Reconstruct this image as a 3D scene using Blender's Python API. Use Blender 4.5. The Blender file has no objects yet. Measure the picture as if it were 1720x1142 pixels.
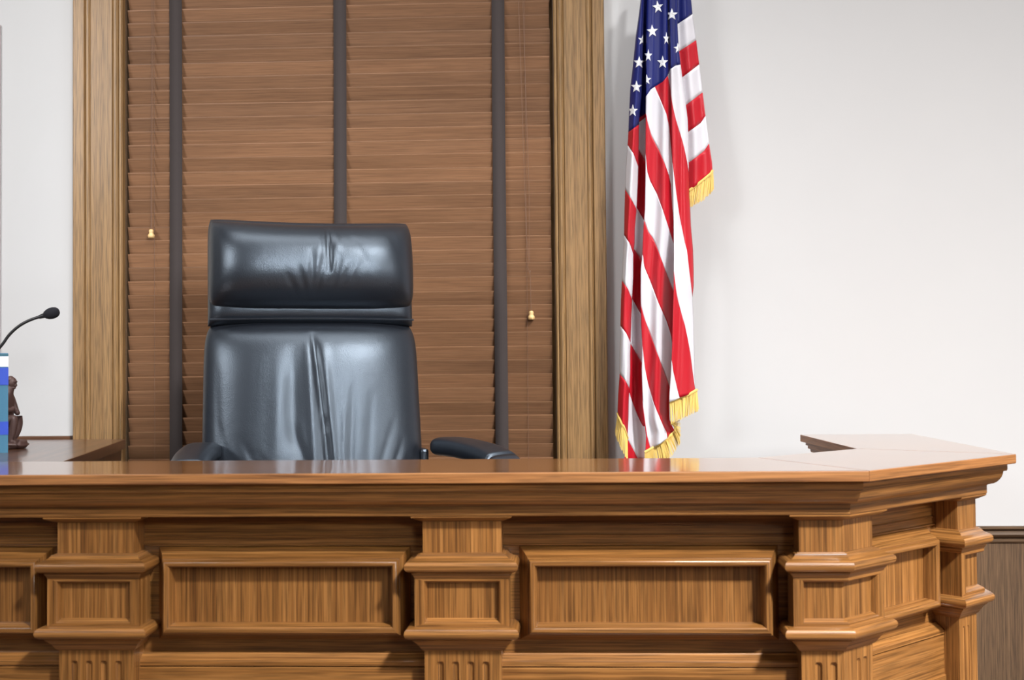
import bpy, bmesh, math, random
from mathutils import Vector, Matrix
random.seed(7)
S = bpy.context.scene
COL = S.collection
PI = math.pi
CZ = 1.353                      # eye height of the photographer

# ------------------------------------------------------------------ camera, world, lights, exposure
FPX, YAW, PITCH, ROLL = 2050.0, 0.046, 0.0255, 0.0088
_fw = Vector((-math.sin(YAW)*math.cos(PITCH), math.cos(YAW)*math.cos(PITCH), math.sin(PITCH)))
_rt = Vector((math.cos(YAW), math.sin(YAW), 0.0))
_up = _rt.cross(_fw)
RT = _rt*math.cos(ROLL) - _up*math.sin(ROLL)
UP = _rt*math.sin(ROLL) + _up*math.cos(ROLL)
cam_d = bpy.data.cameras.new('camera')
cam = bpy.data.objects.new('camera', cam_d); COL.objects.link(cam)
M = Matrix((RT, UP, -_fw)).transposed().to_4x4(); M.translation = (0, 0, CZ)
cam.matrix_world = M
cam_d.sensor_fit = 'HORIZONTAL'; cam_d.sensor_width = 36.0
cam_d.lens = FPX/1720.0*36.0
cam_d.clip_start = 0.05; cam_d.clip_end = 60
cam_d.dof.use_dof = True; cam_d.dof.focus_distance = 3.45; cam_d.dof.aperture_fstop = 5.0
S.camera = cam

W = bpy.data.worlds.new('world'); S.world = W; W.use_nodes = True
W.node_tree.nodes['Background'].inputs[0].default_value = (0.55, 0.62, 0.7, 1)
W.node_tree.nodes['Background'].inputs[1].default_value = 0.25

def area(name, loc, target, size, power, color=(1, 1, 1), spread=180, size_y=None):
    d = bpy.data.lights.new(name, 'AREA'); d.energy = power; d.color = color
    d.shape = 'RECTANGLE'; d.size = size; d.size_y = size_y or size; d.spread = math.radians(spread)
    o = bpy.data.objects.new(name, d); COL.objects.link(o); o.location = loc
    o.rotation_euler = (Vector(target)-Vector(loc)).to_track_quat('-Z', 'Y').to_euler()
    return o
area('light_right', (4.4, -3.1, 7.4), (1.4, 2.3, 0.3), 0.8, 126, (1.0, 0.99, 0.975), 42)
area('light_front', (2.3, -3.2, 3.3), (-0.7, 3.3, 2.0), 1.3, 7.5, (0.97, 0.99, 1.0), 23)
area('light_left', (-3.7, -0.3, 3.4), (-1.25, 3.8, 2.0), 1.4, 15, (1.0, 0.995, 0.985), 54)
area('light_fill', (-0.2, 1.5, 6.3), (-0.2, 2.1, 0), 5.0, 190, (1.0, 0.99, 0.98), 180, 2.0)  # added overhead fill, no fixture there; washes the back wall and lifts ambient
area('light_side', (4.7, -0.3, 2.5), (0.9, 2.6, 0.95), 0.7, 6, (1.0, 0.985, 0.965), 50)

S.view_settings.view_transform = 'Standard'; S.view_settings.look = 'None'
S.view_settings.gamma = 1.0; S.view_settings.use_curve_mapping = False
S.view_settings.exposure = 0.0

# ------------------------------------------------------------------ helpers
def at(px, py, Y):
    """point of the photograph's pixel on the upright plane at distance Y"""
    r = _fw + RT*((px-860)/FPX) - UP*((py-571)/FPX)
    t = Y/r.y
    return Vector((r.x*t, Y, CZ+r.z*t))

ORIG = {}
def thing(name, label, cat, loc=(0, 0, 0), rz=0.0, group=None):
    o = bpy.data.objects.new(name, None); COL.objects.link(o)
    o.empty_display_size = 0.1
    o.location = loc; o.rotation_euler = (0, 0, rz)
    o['label'] = label; o['category'] = cat
    if group: o['group'] = group
    ORIG[o.name] = Vector(loc)
    return o

def mesh(name, verts, faces, mat, parent=None, g=(1, 0, 0), fg=None, smooth=False, bevel=0.0,
         local=False, kind=None, label=None, solid=0.0, angle=40, segs=2):
    """one mesh object; uv = metres along / across the grain g (fg: one grain axis per face)"""
    off = Vector((0, 0, 0))
    if parent is not None and not local:
        off = ORIG[parent.name]
    me = bpy.data.meshes.new(name)
    me.from_pydata([tuple(Vector(v)-off) for v in verts], [], faces)
    uv = me.uv_layers.new(name='grain')
    G0 = Vector(g).normalized()
    for p in me.polygons:
        G = Vector(fg[p.index]).normalized() if fg else G0
        n = p.normal
        if abs(n.dot(G)) > 0.8:
            u_ax = n.orthogonal().normalized(); v_ax = n.cross(u_ax); k = 0.15
        else:
            u_ax = G; v_ax = n.cross(G).normalized(); k = 1.0
        for li in p.loop_indices:
            co = me.vertices[me.loops[li].vertex_index].co + off
            uv.data[li].uv = (co.dot(u_ax)*k, co.dot(v_ax))
    if smooth:
        me.shade_smooth()
        if angle < 170:
            try: me.set_sharp_from_angle(angle=math.radians(angle))
            except Exception: pass
    me.materials.append(mat)
    o = bpy.data.objects.new(name, me); COL.objects.link(o)
    if parent is not None:
        o.parent = parent
        ORIG[o.name] = ORIG[parent.name]
    else:
        ORIG[o.name] = Vector((0, 0, 0))
    if bevel > 0:
        b = o.modifiers.new('bevel', 'BEVEL'); b.width = bevel; b.segments = segs; b.limit_method = 'ANGLE'
        b.angle_limit = math.radians(35)
    if solid:
        s = o.modifiers.new('solid', 'SOLIDIFY'); s.thickness = solid; s.offset = 0
    if kind: o['kind'] = kind
    if label: o['label'] = label
    return o

def box(x0, x1, y0, y1, z0, z1):
    v = [(x0, y0, z0), (x1, y0, z0), (x1, y1, z0), (x0, y1, z0), (x0, y0, z1), (x1, y0, z1), (x1, y1, z1), (x0, y1, z1)]
    f = [(0, 3, 2, 1), (4, 5, 6, 7), (0, 1, 5, 4), (1, 2, 6, 5), (2, 3, 7, 6), (3, 0, 4, 7)]
    return v, f

def join(*parts):
    V, F = [], []
    for v, f in parts:
        n = len(V); V += list(v); F += [tuple(i+n for i in q) for q in f]
    return V, F

def prism(poly, z0, z1):
    n = len(poly)
    v = [(p[0], p[1], z0) for p in poly] + [(p[0], p[1], z1) for p in poly]
    f = [tuple(range(n-1, -1, -1)), tuple(range(n, 2*n))]
    for i in range(n):
        j = (i+1) % n
        f.append((i, j, n+j, n+i))
    return v, f

def tube(pts, rad, n=8, cap=True):
    pts = [Vector(p) for p in pts]
    if not hasattr(rad, '__len__'): rad = [rad]*len(pts)
    V, F = [], []
    ref = None
    for i, p in enumerate(pts):
        t = (pts[min(i+1, len(pts)-1)]-pts[max(i-1, 0)]).normalized()
        if ref is None: ref = t.orthogonal().normalized()
        ref = (ref - t*ref.dot(t)).normalized()
        b = t.cross(ref)
        for k in range(n):
            a = 2*PI*k/n
            V.append(p + (ref*math.cos(a)+b*math.sin(a))*rad[i])
    for i in range(len(pts)-1):
        for k in range(n):
            a, b2 = i*n+k, i*n+(k+1) % n
            F.append((a, b2, b2+n, a+n))
    if cap:
        F.append(tuple(range(n-1, -1, -1))); F.append(tuple((len(pts)-1)*n+k for k in range(n)))
    return V, F

def lathe(prof, c, n=20, axis=None):
    """prof: (radius, height) pairs about the vertical through c (or about axis)"""
    V, F = [], []
    ax = Vector(axis).normalized() if axis else Vector((0, 0, 1))
    e1 = ax.orthogonal().normalized(); e2 = ax.cross(e1)
    for r, h in prof:
        for k in range(n):
            a = 2*PI*k/n
            V.append(Vector(c)+ax*h+(e1*math.cos(a)+e2*math.sin(a))*max(r, 1e-5))
    m = len(prof)
    for i in range(m-1):
        for k in range(n):
            F.append((i*n+k, i*n+(k+1) % n, (i+1)*n+(k+1) % n, (i+1)*n+k))
    F.append(tuple(range(n-1, -1, -1))); F.append(tuple((m-1)*n+k for k in range(n)))
    return V, F

def ellipsoid(c, r, n=16, m=10, rot=None):
    V, F = [], []
    for i in range(m+1):
        th = PI*i/m
        for k in range(n):
            a = 2*PI*k/n
            v = Vector((r[0]*math.sin(th)*math.cos(a), r[1]*math.sin(th)*math.sin(a), r[2]*math.cos(th)))
            if rot: v = rot @ v
            V.append(Vector(c)+v)
    for i in range(m):
        for k in range(n):
            F.append((i*n+k, (i+1)*n+k, (i+1)*n+(k+1) % n, i*n+(k+1) % n))
    return V, F

def lerp_pts(pts, y, k=1, o=0):
    """piecewise linear: value pts[.][o] at key pts[.][k]"""
    if y <= pts[0][k]:
        a, b = pts[0], pts[1]
    elif y >= pts[-1][k]:
        a, b = pts[-2], pts[-1]
    else:
        for a, b in zip(pts, pts[1:]):
            if a[k] <= y <= b[k]: break
    d = b[k]-a[k]
    t = 0 if abs(d) < 1e-9 else (y-a[k])/d
    return a[o]+(b[o]-a[o])*t

def smooth01(t):
    t = max(0.0, min(1.0, t)); return t*t*(3-2*t)

# ------------------------------------------------------------------ materials
def s2l(c):
    return tuple((x/255/12.92 if x/255 <= 0.04045 else ((x/255+0.055)/1.055)**2.4) for x in c)

def newmat(name):
    m = bpy.data.materials.new(name); m.use_nodes = True
    nt = m.node_tree; b = nt.nodes['Principled BSDF']
    return m, nt, b

def plain(name, rgb, rough=0.6, metal=0.0, coat=0.0, noise=0.0, nscale=40, bump=0.0, spec=0.5, sheen=0.0):
    m, nt, b = newmat(name)
    c = s2l(rgb)
    b.inputs['Base Color'].default_value = (*c, 1); b.inputs['Roughness'].default_value = rough
    b.inputs['Metallic'].default_value = metal; b.inputs['Coat Weight'].default_value = coat
    b.inputs['Specular IOR Level'].default_value = spec
    b.inputs['Sheen Weight'].default_value = sheen
    if noise or bump:
        tc = nt.nodes.new('ShaderNodeTexCoord')
        nz = nt.nodes.new('ShaderNodeTexNoise'); nz.inputs['Scale'].default_value = nscale; nz.inputs['Detail'].default_value = 4
        nt.links.new(tc.outputs['Object'], nz.inputs['Vector'])
        if noise:
            mx = nt.nodes.new('ShaderNodeMix'); mx.data_type = 'RGBA'
            mx.inputs['A'].default_value = (*[x*(1-noise) for x in c], 1)
            mx.inputs['B'].default_value = (*[min(1, x*(1+noise)) for x in c], 1)
            nt.links.new(nz.outputs['Fac'], mx.inputs['Factor']); nt.links.new(mx.outputs['Result'], b.inputs['Base Color'])
        if bump:
            bp = nt.nodes.new('ShaderNodeBump'); bp.inputs['Strength'].default_value = bump; bp.inputs['Distance'].default_value = 0.002
            nt.links.new(nz.outputs['Fac'], bp.inputs['Height']); nt.links.new(bp.outputs['Normal'], b.inputs['Normal'])
    return m

def wood(name, dark, mid, light, across=38.0, along=1.6, pore=420.0, pore_amt=0.45, rough=0.42, coat=0.25,
         coat_rough=0.18, vary=0.12, bump=0.12, distort=0.6):
    m, nt, b = newmat(name)
    N, L = nt.nodes, nt.links
    uv = N.new('ShaderNodeUVMap'); uv.uv_map = 'grain'
    oi = N.new('ShaderNodeObjectInfo')
    sep = N.new('ShaderNodeSeparateXYZ'); L.new(uv.outputs[0], sep.inputs[0])
    def math_(op, a, b_=None):
        n = N.new('ShaderNodeMath'); n.operation = op
        for i, x in enumerate((a, b_)):
            if x is None: continue
            if isinstance(x, (int, float)): n.inputs[i].default_value = x
            else: L.new(x, n.inputs[i])
        return n.outputs[0]
    rnd = math_('MULTIPLY', oi.outputs['Random'], 41.0)
    def vec(ku, kv):
        c = N.new('ShaderNodeCombineXYZ')
        L.new(math_('ADD', math_('MULTIPLY', sep.outputs[0], ku), rnd), c.inputs[0])
        L.new(math_('ADD', math_('MULTIPLY', sep.outputs[1], kv), math_('MULTIPLY', rnd, 3.7)), c.inputs[1])
        L.new(rnd, c.inputs[2])
        return c.outputs[0]
    n1 = N.new('ShaderNodeTexNoise'); n1.inputs['Scale'].default_value = 1; n1.inputs['Detail'].default_value = 5
    n1.inputs['Roughness'].default_value = 0.62; n1.inputs['Distortion'].default_value = distort
    L.new(vec(along, across), n1.inputs['Vector'])
    n2 = N.new('ShaderNodeTexNoise'); n2.inputs['Scale'].default_value = 1; n2.inputs['Detail'].default_value = 3
    L.new(vec(pore/38.0, pore), n2.inputs['Vector'])
    n3 = N.new('ShaderNodeTexNoise'); n3.inputs['Scale'].default_value = 1; n3.inputs['Detail'].default_value = 2
    L.new(vec(1.1, 5.0), n3.inputs['Vector'])
    rp = N.new('ShaderNodeValToRGB'); cr = rp.color_ramp
    cr.elements[0].position = 0.30; cr.elements[0].color = (*s2l(dark), 1)
    cr.elements[1].position = 0.72; cr.elements[1].color = (*s2l(light), 1)
    e = cr.elements.new(0.5); e.color = (*s2l(mid), 1)
    L.new(n1.outputs['Fac'], rp.inputs['Fac'])
    # pores: thin dark flecks along the grain
    pr = N.new('ShaderNodeMapRange'); pr.inputs['From Min'].default_value = 0.36; pr.inputs['From Max'].default_value = 0.56
    pr.inputs['To Min'].default_value = 1.0-pore_amt; pr.inputs['To Max'].default_value = 1.06
    L.new(n2.outputs['Fac'], pr.inputs['Value'])
    br = N.new('ShaderNodeMapRange'); br.inputs['From Min'].default_value = 0.3; br.inputs['From Max'].default_value = 0.7
    br.inputs['To Min'].default_value = 1-vary; br.inputs['To Max'].default_value = 1+vary
    L.new(n3.outputs['Fac'], br.inputs['Value'])
    ob = N.new('ShaderNodeMapRange'); ob.inputs['To Min'].default_value = 1-vary*0.8; ob.inputs['To Max'].default_value = 1+vary*0.8
    L.new(oi.outputs['Random'], ob.inputs['Value'])
    k = math_('MULTIPLY', math_('MULTIPLY', pr.outputs[0], br.outputs[0]), ob.outputs[0])
    sc = N.new('ShaderNodeVectorMath'); sc.operation = 'SCALE'
    L.new(rp.outputs['Color'], sc.inputs[0]); L.new(k, sc.inputs['Scale'])
    L.new(sc.outputs[0], b.inputs['Base Color'])
    b.inputs['Roughness'].default_value = rough
    b.inputs['Coat Weight'].default_value = coat; b.inputs['Coat Roughness'].default_value = coat_rough
    if bump:
        bp = N.new('ShaderNodeBump'); bp.inputs['Strength'].default_value = bump; bp.inputs['Distance'].default_value = 0.0015
        L.new(n2.outputs['Fac'], bp.inputs['Height']); L.new(bp.outputs['Normal'], b.inputs['Normal'])
    return m

OAK = wood('honey oak', (100, 62, 27), (145, 97, 48), (172, 121, 67), across=125, along=0.8, pore=330, pore_amt=0.42, rough=0.38, coat=0.6, coat_rough=0.2)
OAK_EDGE = wood('oak board edge', (112, 68, 32), (156, 102, 54), (182, 126, 74), across=70, along=1.6, pore=330, pore_amt=0.35, rough=0.55, coat=0.0, distort=1.2)
OAK_TOP = wood('varnished oak top', (122, 75, 37), (148, 97, 50), (166, 112, 62), across=42, along=1.4, pore=300, rough=0.3, coat=1.0,
               coat_rough=0.10, bump=0.03, pore_amt=0.3, distort=1.0)
OAK_DESK = wood('dark varnished oak', (70, 42, 24), (92, 58, 36), (108, 70, 44), across=40, along=1.2, rough=0.34, coat=0.6,
                coat_rough=0.12, bump=0.02, pore_amt=0.25)
TRIM = wood('pale oak trim', (126, 93, 55), (144, 110, 68), (160, 126, 83), across=170, along=0.5, pore=420, pore_amt=0.42,
            rough=0.5, coat=0.1)
SLAT = wood('walnut stained slat', (116, 81, 56), (131, 94, 66), (142, 104, 76), across=120, along=1.3, pore=420, pore_amt=0.15,
            rough=0.5, coat=0.12, vary=0.16, distort=2.2)
WAINS = wood('grey brown panelling', (80, 59, 40), (98, 74, 51), (110, 85, 60), across=230, along=0.4, pore=420, pore_amt=0.42,
             rough=0.6, coat=0.0)
WALL = plain('cream wall paint', (201, 201, 202), 0.75, noise=0.015, nscale=6, bump=0.06)
CEIL = plain('ceiling paint', (186, 182, 176), 0.9, noise=0.01)
CARPET = plain('brown carpet', (112, 88, 70), 0.95, noise=0.2, nscale=120, bump=0.3)
PLATF = plain('platform carpet', (88, 66, 54), 0.95, noise=0.2, nscale=120, bump=0.3)
GLASS, _nt, _b = newmat('window glass')
_b.inputs['Transmission Weight'].default_value = 1.0; _b.inputs['Roughness'].default_value = 0.02
TAPE = plain('charcoal cloth tape', (60, 52, 51), 0.9, noise=0.08, nscale=300, bump=0.15)
CORD = plain('brown cord', (120, 92, 76), 0.8)
KNOB = plain('pale wooden acorn', (226, 190, 132), 0.4, coat=0.3, noise=0.06)
METAL = plain('dark metal', (40, 40, 44), 0.35, metal=0.9)
CHROME = plain('chrome', (200, 200, 205), 0.18, metal=1.0)
BRASS = plain('brass', (190, 150, 70), 0.3, metal=1.0)
FOAM = plain('black foam', (22, 22, 30), 0.95, noise=0.3, nscale=900, bump=0.5)
RUBBER = plain('satin black', (24, 25, 30), 0.35)
BRONZE = plain('brown bronze', (84, 62, 58), 0.5, noise=0.25, nscale=60, bump=0.3, metal=0.15)
BOOK_TEAL = plain('teal book cloth', (60, 116, 146), 0.6, noise=0.04, nscale=300)
BOOK_BLUE = plain('blue book label', (38, 74, 190), 0.5)
BOOK_WHITE = plain('white book label', (240, 244, 248), 0.5)
BOOK_DARK = plain('dark teal line', (48, 98, 112), 0.5)
PAGES = plain('paper', (236, 232, 220), 0.8)
FRAME = plain('pale frame', (196, 182, 182), 0.5)

LEATHER, _nt, _b = newmat('black leather')
_b.inputs['Base Color'].default_value = (0.011, 0.0125, 0.017, 1)
_b.inputs['Roughness'].default_value = 0.37; _b.inputs['Specular IOR Level'].default_value = 0.95; _b.inputs['Specular Tint'].default_value = (0.70, 0.84, 1.0, 1)  # specular tint paints bluish window light into the leather highlights
_tc = _nt.nodes.new('ShaderNodeTexCoord')
_v = _nt.nodes.new('ShaderNodeTexVoronoi'); _v.inputs['Scale'].default_value = 420
_nz = _nt.nodes.new('ShaderNodeTexNoise'); _nz.inputs['Scale'].default_value = 34; _nz.inputs['Detail'].default_value = 3
_nt.links.new(_tc.outputs['Object'], _v.inputs['Vector']); _nt.links.new(_tc.outputs['Object'], _nz.inputs['Vector'])
_ad = _nt.nodes.new('ShaderNodeMath'); _ad.operation = 'MULTIPLY_ADD'; _ad.inputs[1].default_value = 3.0
_nt.links.new(_nz.outputs['Fac'], _ad.inputs[0]); _nt.links.new(_v.outputs['Distance'], _ad.inputs[2])
_bp = _nt.nodes.new('ShaderNodeBump'); _bp.inputs['Strength'].default_value = 0.16; _bp.inputs['Distance'].default_value = 0.0012
_nt.links.new(_ad.outputs[0], _bp.inputs['Height']); _nt.links.new(_bp.outputs['Normal'], _b.inputs['Normal'])

def satin(name, rgb):
    m = plain(name, rgb, 0.46, spec=0.35, sheen=0.0, noise=0.03, nscale=18)
    b = m.node_tree.nodes['Principled BSDF']
    return m
RED = satin('red satin', (186, 22, 38)); WHITE = satin('white satin', (216, 214, 221)); BLUE = satin('navy satin', (20, 30, 104))
STARW = satin('star white', (244, 246, 250)); GOLD = satin('gold fringe', (236, 204, 116))

# ------------------------------------------------------------------ room
YW = 3.93
def struct(name, vf, mat, g=(1, 0, 0), **kw):
    return mesh(name, vf[0], vf[1], mat, None, g=g, kind='structure', **kw)

WX0, WX1, WZ0, WZ1 = -1.447, -0.038, 0.72, 2.86      # window opening
H = 8.2
struct('wall_back', join(box(-5, WX0, YW, YW+0.2, 0, H), box(WX1, 5, YW, YW+0.2, 0, H),
                         box(WX0, WX1, YW, YW+0.2, WZ1, H), box(WX0, WX1, YW, YW+0.2, 0, WZ0)), WALL)
struct('wall_left', box(-5.2, -5, -7, YW+0.2, 0, H), WALL)
struct('wall_right', box(5, 5.2, -7, YW+0.2, 0, H), WALL)
struct('wall_front', box(-5.2, 5.2, -7.2, -7, 0, H), WAINS, g=(0, 0, 1))
struct('floor', box(-5.2, 5.2, -7.2, YW+0.2, -0.1, 0), CARPET)
struct('ceiling', box(-5.2, 5.2, -7.2, YW+0.2, H, H+.1), CEIL)
struct('floor_platform', box(-4.9, 1.0, 2.62, YW, 0, 0.45), PLATF)

# window casing: a moulded board each side
def casing(name, xin, sgn):
    prof = [(0, 0.0), (0, 0.026), (0.0045, 0.030), (0.009, 0.030), (0.0105, 0.026), (0.0125, 0.032), (0.018, 0.037), (0.0245, 0.037),
            (0.030, 0.032), (0.0315, 0.027), (0.0335, 0.030), (0.104, 0.030), (0.1055, 0.033), (0.110, 0.0365), (0.116, 0.0365),
            (0.121, 0.032), (0.1225, 0.026), (0.1245, 0.031), (0.127, 0.033), (0.160, 0.033), (0.163, 0.030), (0.163, 0.0)]
    V, F = [], []
    for z in (0.45, 3.05):
        for a, d in prof: V.append((xin+sgn*a, YW-d, z))
    n = len(prof)
    for i in range(n-1):
        q = (i, i+1, n+i+1, n+i); F.append(q if sgn > 0 else q[::-1])
    F.append(tuple(range(n))); F.append(tuple(range(2*n-1, n-1, -1)))
    return struct(name, (V, F), TRIM, g=(0, 0, 1))
casing('trim_1', WX0, -1); casing('trim_2', WX1, 1)
struct('trim_3', box(WX0-0.163, WX1+0.163, YW-0.036, YW, 3.05, 3.22), TRIM, bevel=0.004)
# window in the recess behind the blind
struct('window_1', join(box(WX0, WX0+0.004, YW, YW+0.2, WZ0, WZ1), box(WX1-0.004, WX1, YW, YW+0.2, WZ0, WZ1),
                        box(WX0, WX1, YW, YW+0.2, WZ1-0.02, WZ1), box(WX0, WX1, YW, YW+0.2, WZ0, WZ0+0.03)), WAINS, g=(0, 0, 1))
win = bpy.data.objects['window_1']
mesh('sash', *join(box(WX0+.004, WX0+.06, YW+.12, YW+.16, WZ0+.03, WZ1-.02), box(WX1-.06, WX1-.004, YW+.12, YW+.16, WZ0+.03, WZ1-.02),
                   box(WX0+.06, WX1-.06, YW+.12, YW+.16, 1.75, 1.81), box(WX0+.06, WX1-.06, YW+.12, YW+.16, WZ0+.03, WZ0+.1),
                   box(WX0+.06, WX1-.06, YW+.12, YW+.16, WZ1-.08, WZ1-.02)), TRIM, win, g=(0, 0, 1))
for zz in ((WZ0+.1, 1.75), (1.81, WZ1-.08)):
    mesh('pane', *box(WX0+.06, WX1-.06, YW+.138, YW+.143, *zz), GLASS, win)

# dado on the right: panelling and its cap rail
DX0 = 0.30
struct('trim_4', box(DX0, 5, YW-0.012, YW, 0, CZ-0.545), WAINS, g=(0, 0, 1))
prof = [(0.0, -0.552), (0.016, -0.552), (0.018, -0.548), (0.018, -0.541), (0.013, -0.539), (0.013, -0.5355), (0.022, -0.533),
        (0.027, -0.526), (0.025, -0.519), (0.020, -0.514), (0.020, -0.5085), (0.030, -0.507), (0.030, -0.501), (0.0, -0.501)]
V = [(x, YW-d, CZ+r) for x in (DX0, 5.0) for d, r in prof]; n = len(prof)
F = [(i, n+i, n+i+1, i+1) for i in range(n-1)] + [tuple(range(n)), tuple(range(2*n-1, n-1, -1))]
struct('trim_5', (V, F), WAINS, g=(1, 0, 0))

# ------------------------------------------------------------------ wooden blind
blind = thing('venetian_blind', 'wide brown wooden slat blind with dark tapes covering the tall window behind the chair',
              'blind', (-0.74, YW+0.006, 0.9))
YB = YW+0.006                     # centre plane of the slats
slx0, slx1 = WX0+0.010, WX1-0.013
pitch = 0.0447; tilt0 = math.radians(20)
k = 0
z = CZ-0.30
zs = []
while z < 2.80:
    zs.append(z); z += pitch
for i, zc in enumerate(zs):
    a = tilt0 + random.uniform(-0.035, 0.035)
    dz0 = random.uniform(-0.0012, 0.0012); tw = random.uniform(-0.0012, 0.0012)
    V, F = [], []
    hw, th = 0.025, 0.0014
    for j, xx in enumerate((slx0+random.uniform(-.001, .001), slx1+random.uniform(-.0015, .0015))):
        for (q, w) in ((-hw, -th), (-hw, th), (-hw*.9, th*1.4), (hw*.9, th*1.4), (hw, th), (hw, -th), (hw*.9, -th*1.4), (-hw*.9, -th*1.4)):
            # q runs up the slat (top edge leans into the room), w is thickness
            y = YB - q*math.sin(a) - w*math.cos(a); zz = zc + dz0 + (tw if j else -tw) + q*math.cos(a) - w*math.sin(a)
            V.append((xx, y, zz))
    for e in range(8):
        F.append((e, (e+1) % 8, 8+(e+1) % 8, 8+e))
    F.append(tuple(range(7, -1, -1))); F.append(tuple(range(8, 16)))
    mesh('slat', V, F, SLAT, blind, g=(1, 0, 0))
ztop, zbot = 2.83, zs[0]-0.03
mesh('head_rail', *box(slx0, slx1, YB-0.03, YB+0.03, 2.80, 2.84), SLAT, blind, bevel=0.003)
mesh('bottom_rail', *box(slx0, slx1, YB-0.022, YB+0.022, zbot-0.03, zbot-0.012), SLAT, blind, bevel=0.003)
yt = YB - 0.025*math.sin(tilt0) - 0.0045
for xc in (-1.277, -0.7345, -0.2165):
    V, F = [], []
    nn = 90
    for j in range(nn+1):
        zz = zbot-0.01 + (ztop-zbot)*j/nn
        dy = 0.0006*math.sin(zz*2*PI/pitch)
        dx = 0.0009*math.sin(zz*3.1+xc*9)
        for s in (-1, 1): V.append((xc+dx+s*0.0208, yt+dy, zz))
    for j in range(nn): F.append((2*j, 2*j+1, 2*j+3, 2*j+2))
    mesh('ladder_tape', V, F, TAPE, blind, g=(0, 0, 1), smooth=True, solid=0.0008)
def knob(c):
    return lathe([(r*1.3, h*1.3) for r, h in [(0.0, 0.012), (0.003, 0.0118), (0.0056, 0.0095), (0.0062, 0.006), (0.0054, 0.0028), (0.0056, 0.0012), (0.0075, -0.001),
                  (0.0086, -0.005), (0.0080, -0.009), (0.006, -0.0105), (0.0, -0.0108)]], c, 18)
yc = yt-0.006
KL = at(254, 393, yc); KR = at(892.5, 530, yc)
cl = mesh('pull_cord', *join(tube([(-1.3535, yc, 2.82), (KL.x-.001, yc, KL.z+.012)], 0.0007, 5),
                             tube([(-1.3475, yc, 2.82), (KL.x+.001, yc, KL.z+.012)], 0.0007, 5)), CORD, blind)
mesh('cord_knob', *knob(KL), KNOB, cl, smooth=True, label='pale acorn shaped wooden knob', angle=180)
j1 = at(889, 440, yc)
cr = mesh('pull_cord', *join(tube([(-0.156, yc, 2.82), at(884, 395, yc), j1], 0.0007, 5), tube([(-0.142, yc, 2.82), at(889, 330, yc), j1], 0.0007, 5),
                             tube([j1, at(886, 448, yc), at(891, 462, yc), at(891.5, 500, yc), KR+Vector((0, 0, .012))], 0.0008, 5),
                             ellipsoid(at(890.5, 456, yc), (.002, .002, .004), 8, 6)), CORD, blind)
mesh('cord_knob', *knob(KR), KNOB, cr, smooth=True, label='pale acorn shaped wooden knob', angle=180)
for xx in (-1.349, -0.131):
    mesh('lift_cord', *tube([(xx, yt+.003, zbot), (xx, yt+.003, 2.8)], 0.0006, 5), CORD, blind)

# ------------------------------------------------------------------ judge's bench
Y0 = 2.41
AX, BX, BY, EY = 0.583, 1.022, 2.849, 3.745
XL = -1.87
T8 = math.tan(PI/8)
def plan(d):
    return [Vector((XL, Y0+d)), Vector((AX-T8*d, Y0+d)), Vector((BX-d, BY+T8*d)), Vector((BX+0.012-d, EY))]

def sweep(prof, path=plan, closed=False):
    """moulding profile [(inset, height rel. to the eye)] run along the plan line; top to bottom, face outward"""
    V, F, G = [], [], []
    m = len(path(0))
    for d, r in prof:
        for p in path(d): V.append((p.x, p.y, CZ+r))
    for i in range(len(prof)-1):
        for j in range(m-1):
            F.append((i*m+j, (i+1)*m+j, (i+1)*m+j+1, i*m+j+1))
            a, b = path(0)[j], path(0)[j+1]
            G.append((b.x-a.x, b.y-a.y, 0))
    for j, rev in ((0, True), (m-1, False)):
        c = [i*m+j for i in range(len(prof))]
        F.append(tuple(c[::-1] if rev else c)); G.append((0, 0, 1))
    return V, F, G

bench = thing('judge_bench', 'carved honey oak judge bench with panelled front across the whole foreground', 'desk', (-0.4, 2.55, 0))
def swp(name, prof, mat, parent=bench, path=plan, **kw):
    V, F, G = sweep(prof, path)
    return mesh(name, V, F, mat, parent, fg=G, **kw)

RTOP = -0.1998
# countertop: three boards mitred at the corners
inner = [Vector((XL, 2.782)), Vector((0.423, 2.782)), Vector((0.713, 3.072)), Vector((0.70, EY))]
out = plan(0.0)
for j in range(3):
    a, b, c, d = out[j], out[j+1], inner[j+1], inner[j]
    t = (b-a).normalized(); nrm = Vector((t.y, -t.x))
    e = 0.003
    poly = [a+nrm*0, b, c, d]
    v, f = prism([(p.x, p.y) for p in poly], CZ+RTOP-0.0215, CZ+RTOP)
    ct = mesh('countertop', v, f, OAK_TOP, bench, g=(t.x, t.y, 0), bevel=0.0022, segs=2)
    ct.data.materials.append(OAK_EDGE)
    for p in ct.data.polygons:
        if abs(p.normal.z) < 0.5: p.material_index = 1

cove = [(0.027+0.031*math.sin(a*PI/2)**1.0*1.0, -0.0435-0.026*(1-math.cos(a*PI/2))) for a in [i/8 for i in range(9)]]
cove = [(0.027+0.031*(1-math.cos(t*PI/2)), -0.0415-0.028*math.sin(t*PI/2)) for t in [i/8 for i in range(9)]]
# quarter round belly under the fillet, curling in to the fascia
swp('cornice', [(0.06, -0.2213), (0.018, -0.2213), (0.018, -0.2345), (0.0195, -0.2382), (0.0255, -0.2390), (0.0265, -0.2415),
                (0.0275, -0.2470), (0.030, -0.2530), (0.034, -0.2590), (0.0395, -0.2645), (0.046, -0.2680), (0.0535, -0.2700),
                (0.0575, -0.2703), (0.0585, -0.2725), (0.14, -0.2725)], OAK, smooth=True, angle=25)
swp('fascia_board', [(0.14, -0.2722), (0.0595, -0.2722), (0.0595, -0.2900), (0.0608, -0.2922), (0.064, -0.2927), (0.15, -0.2927)], OAK)
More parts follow.
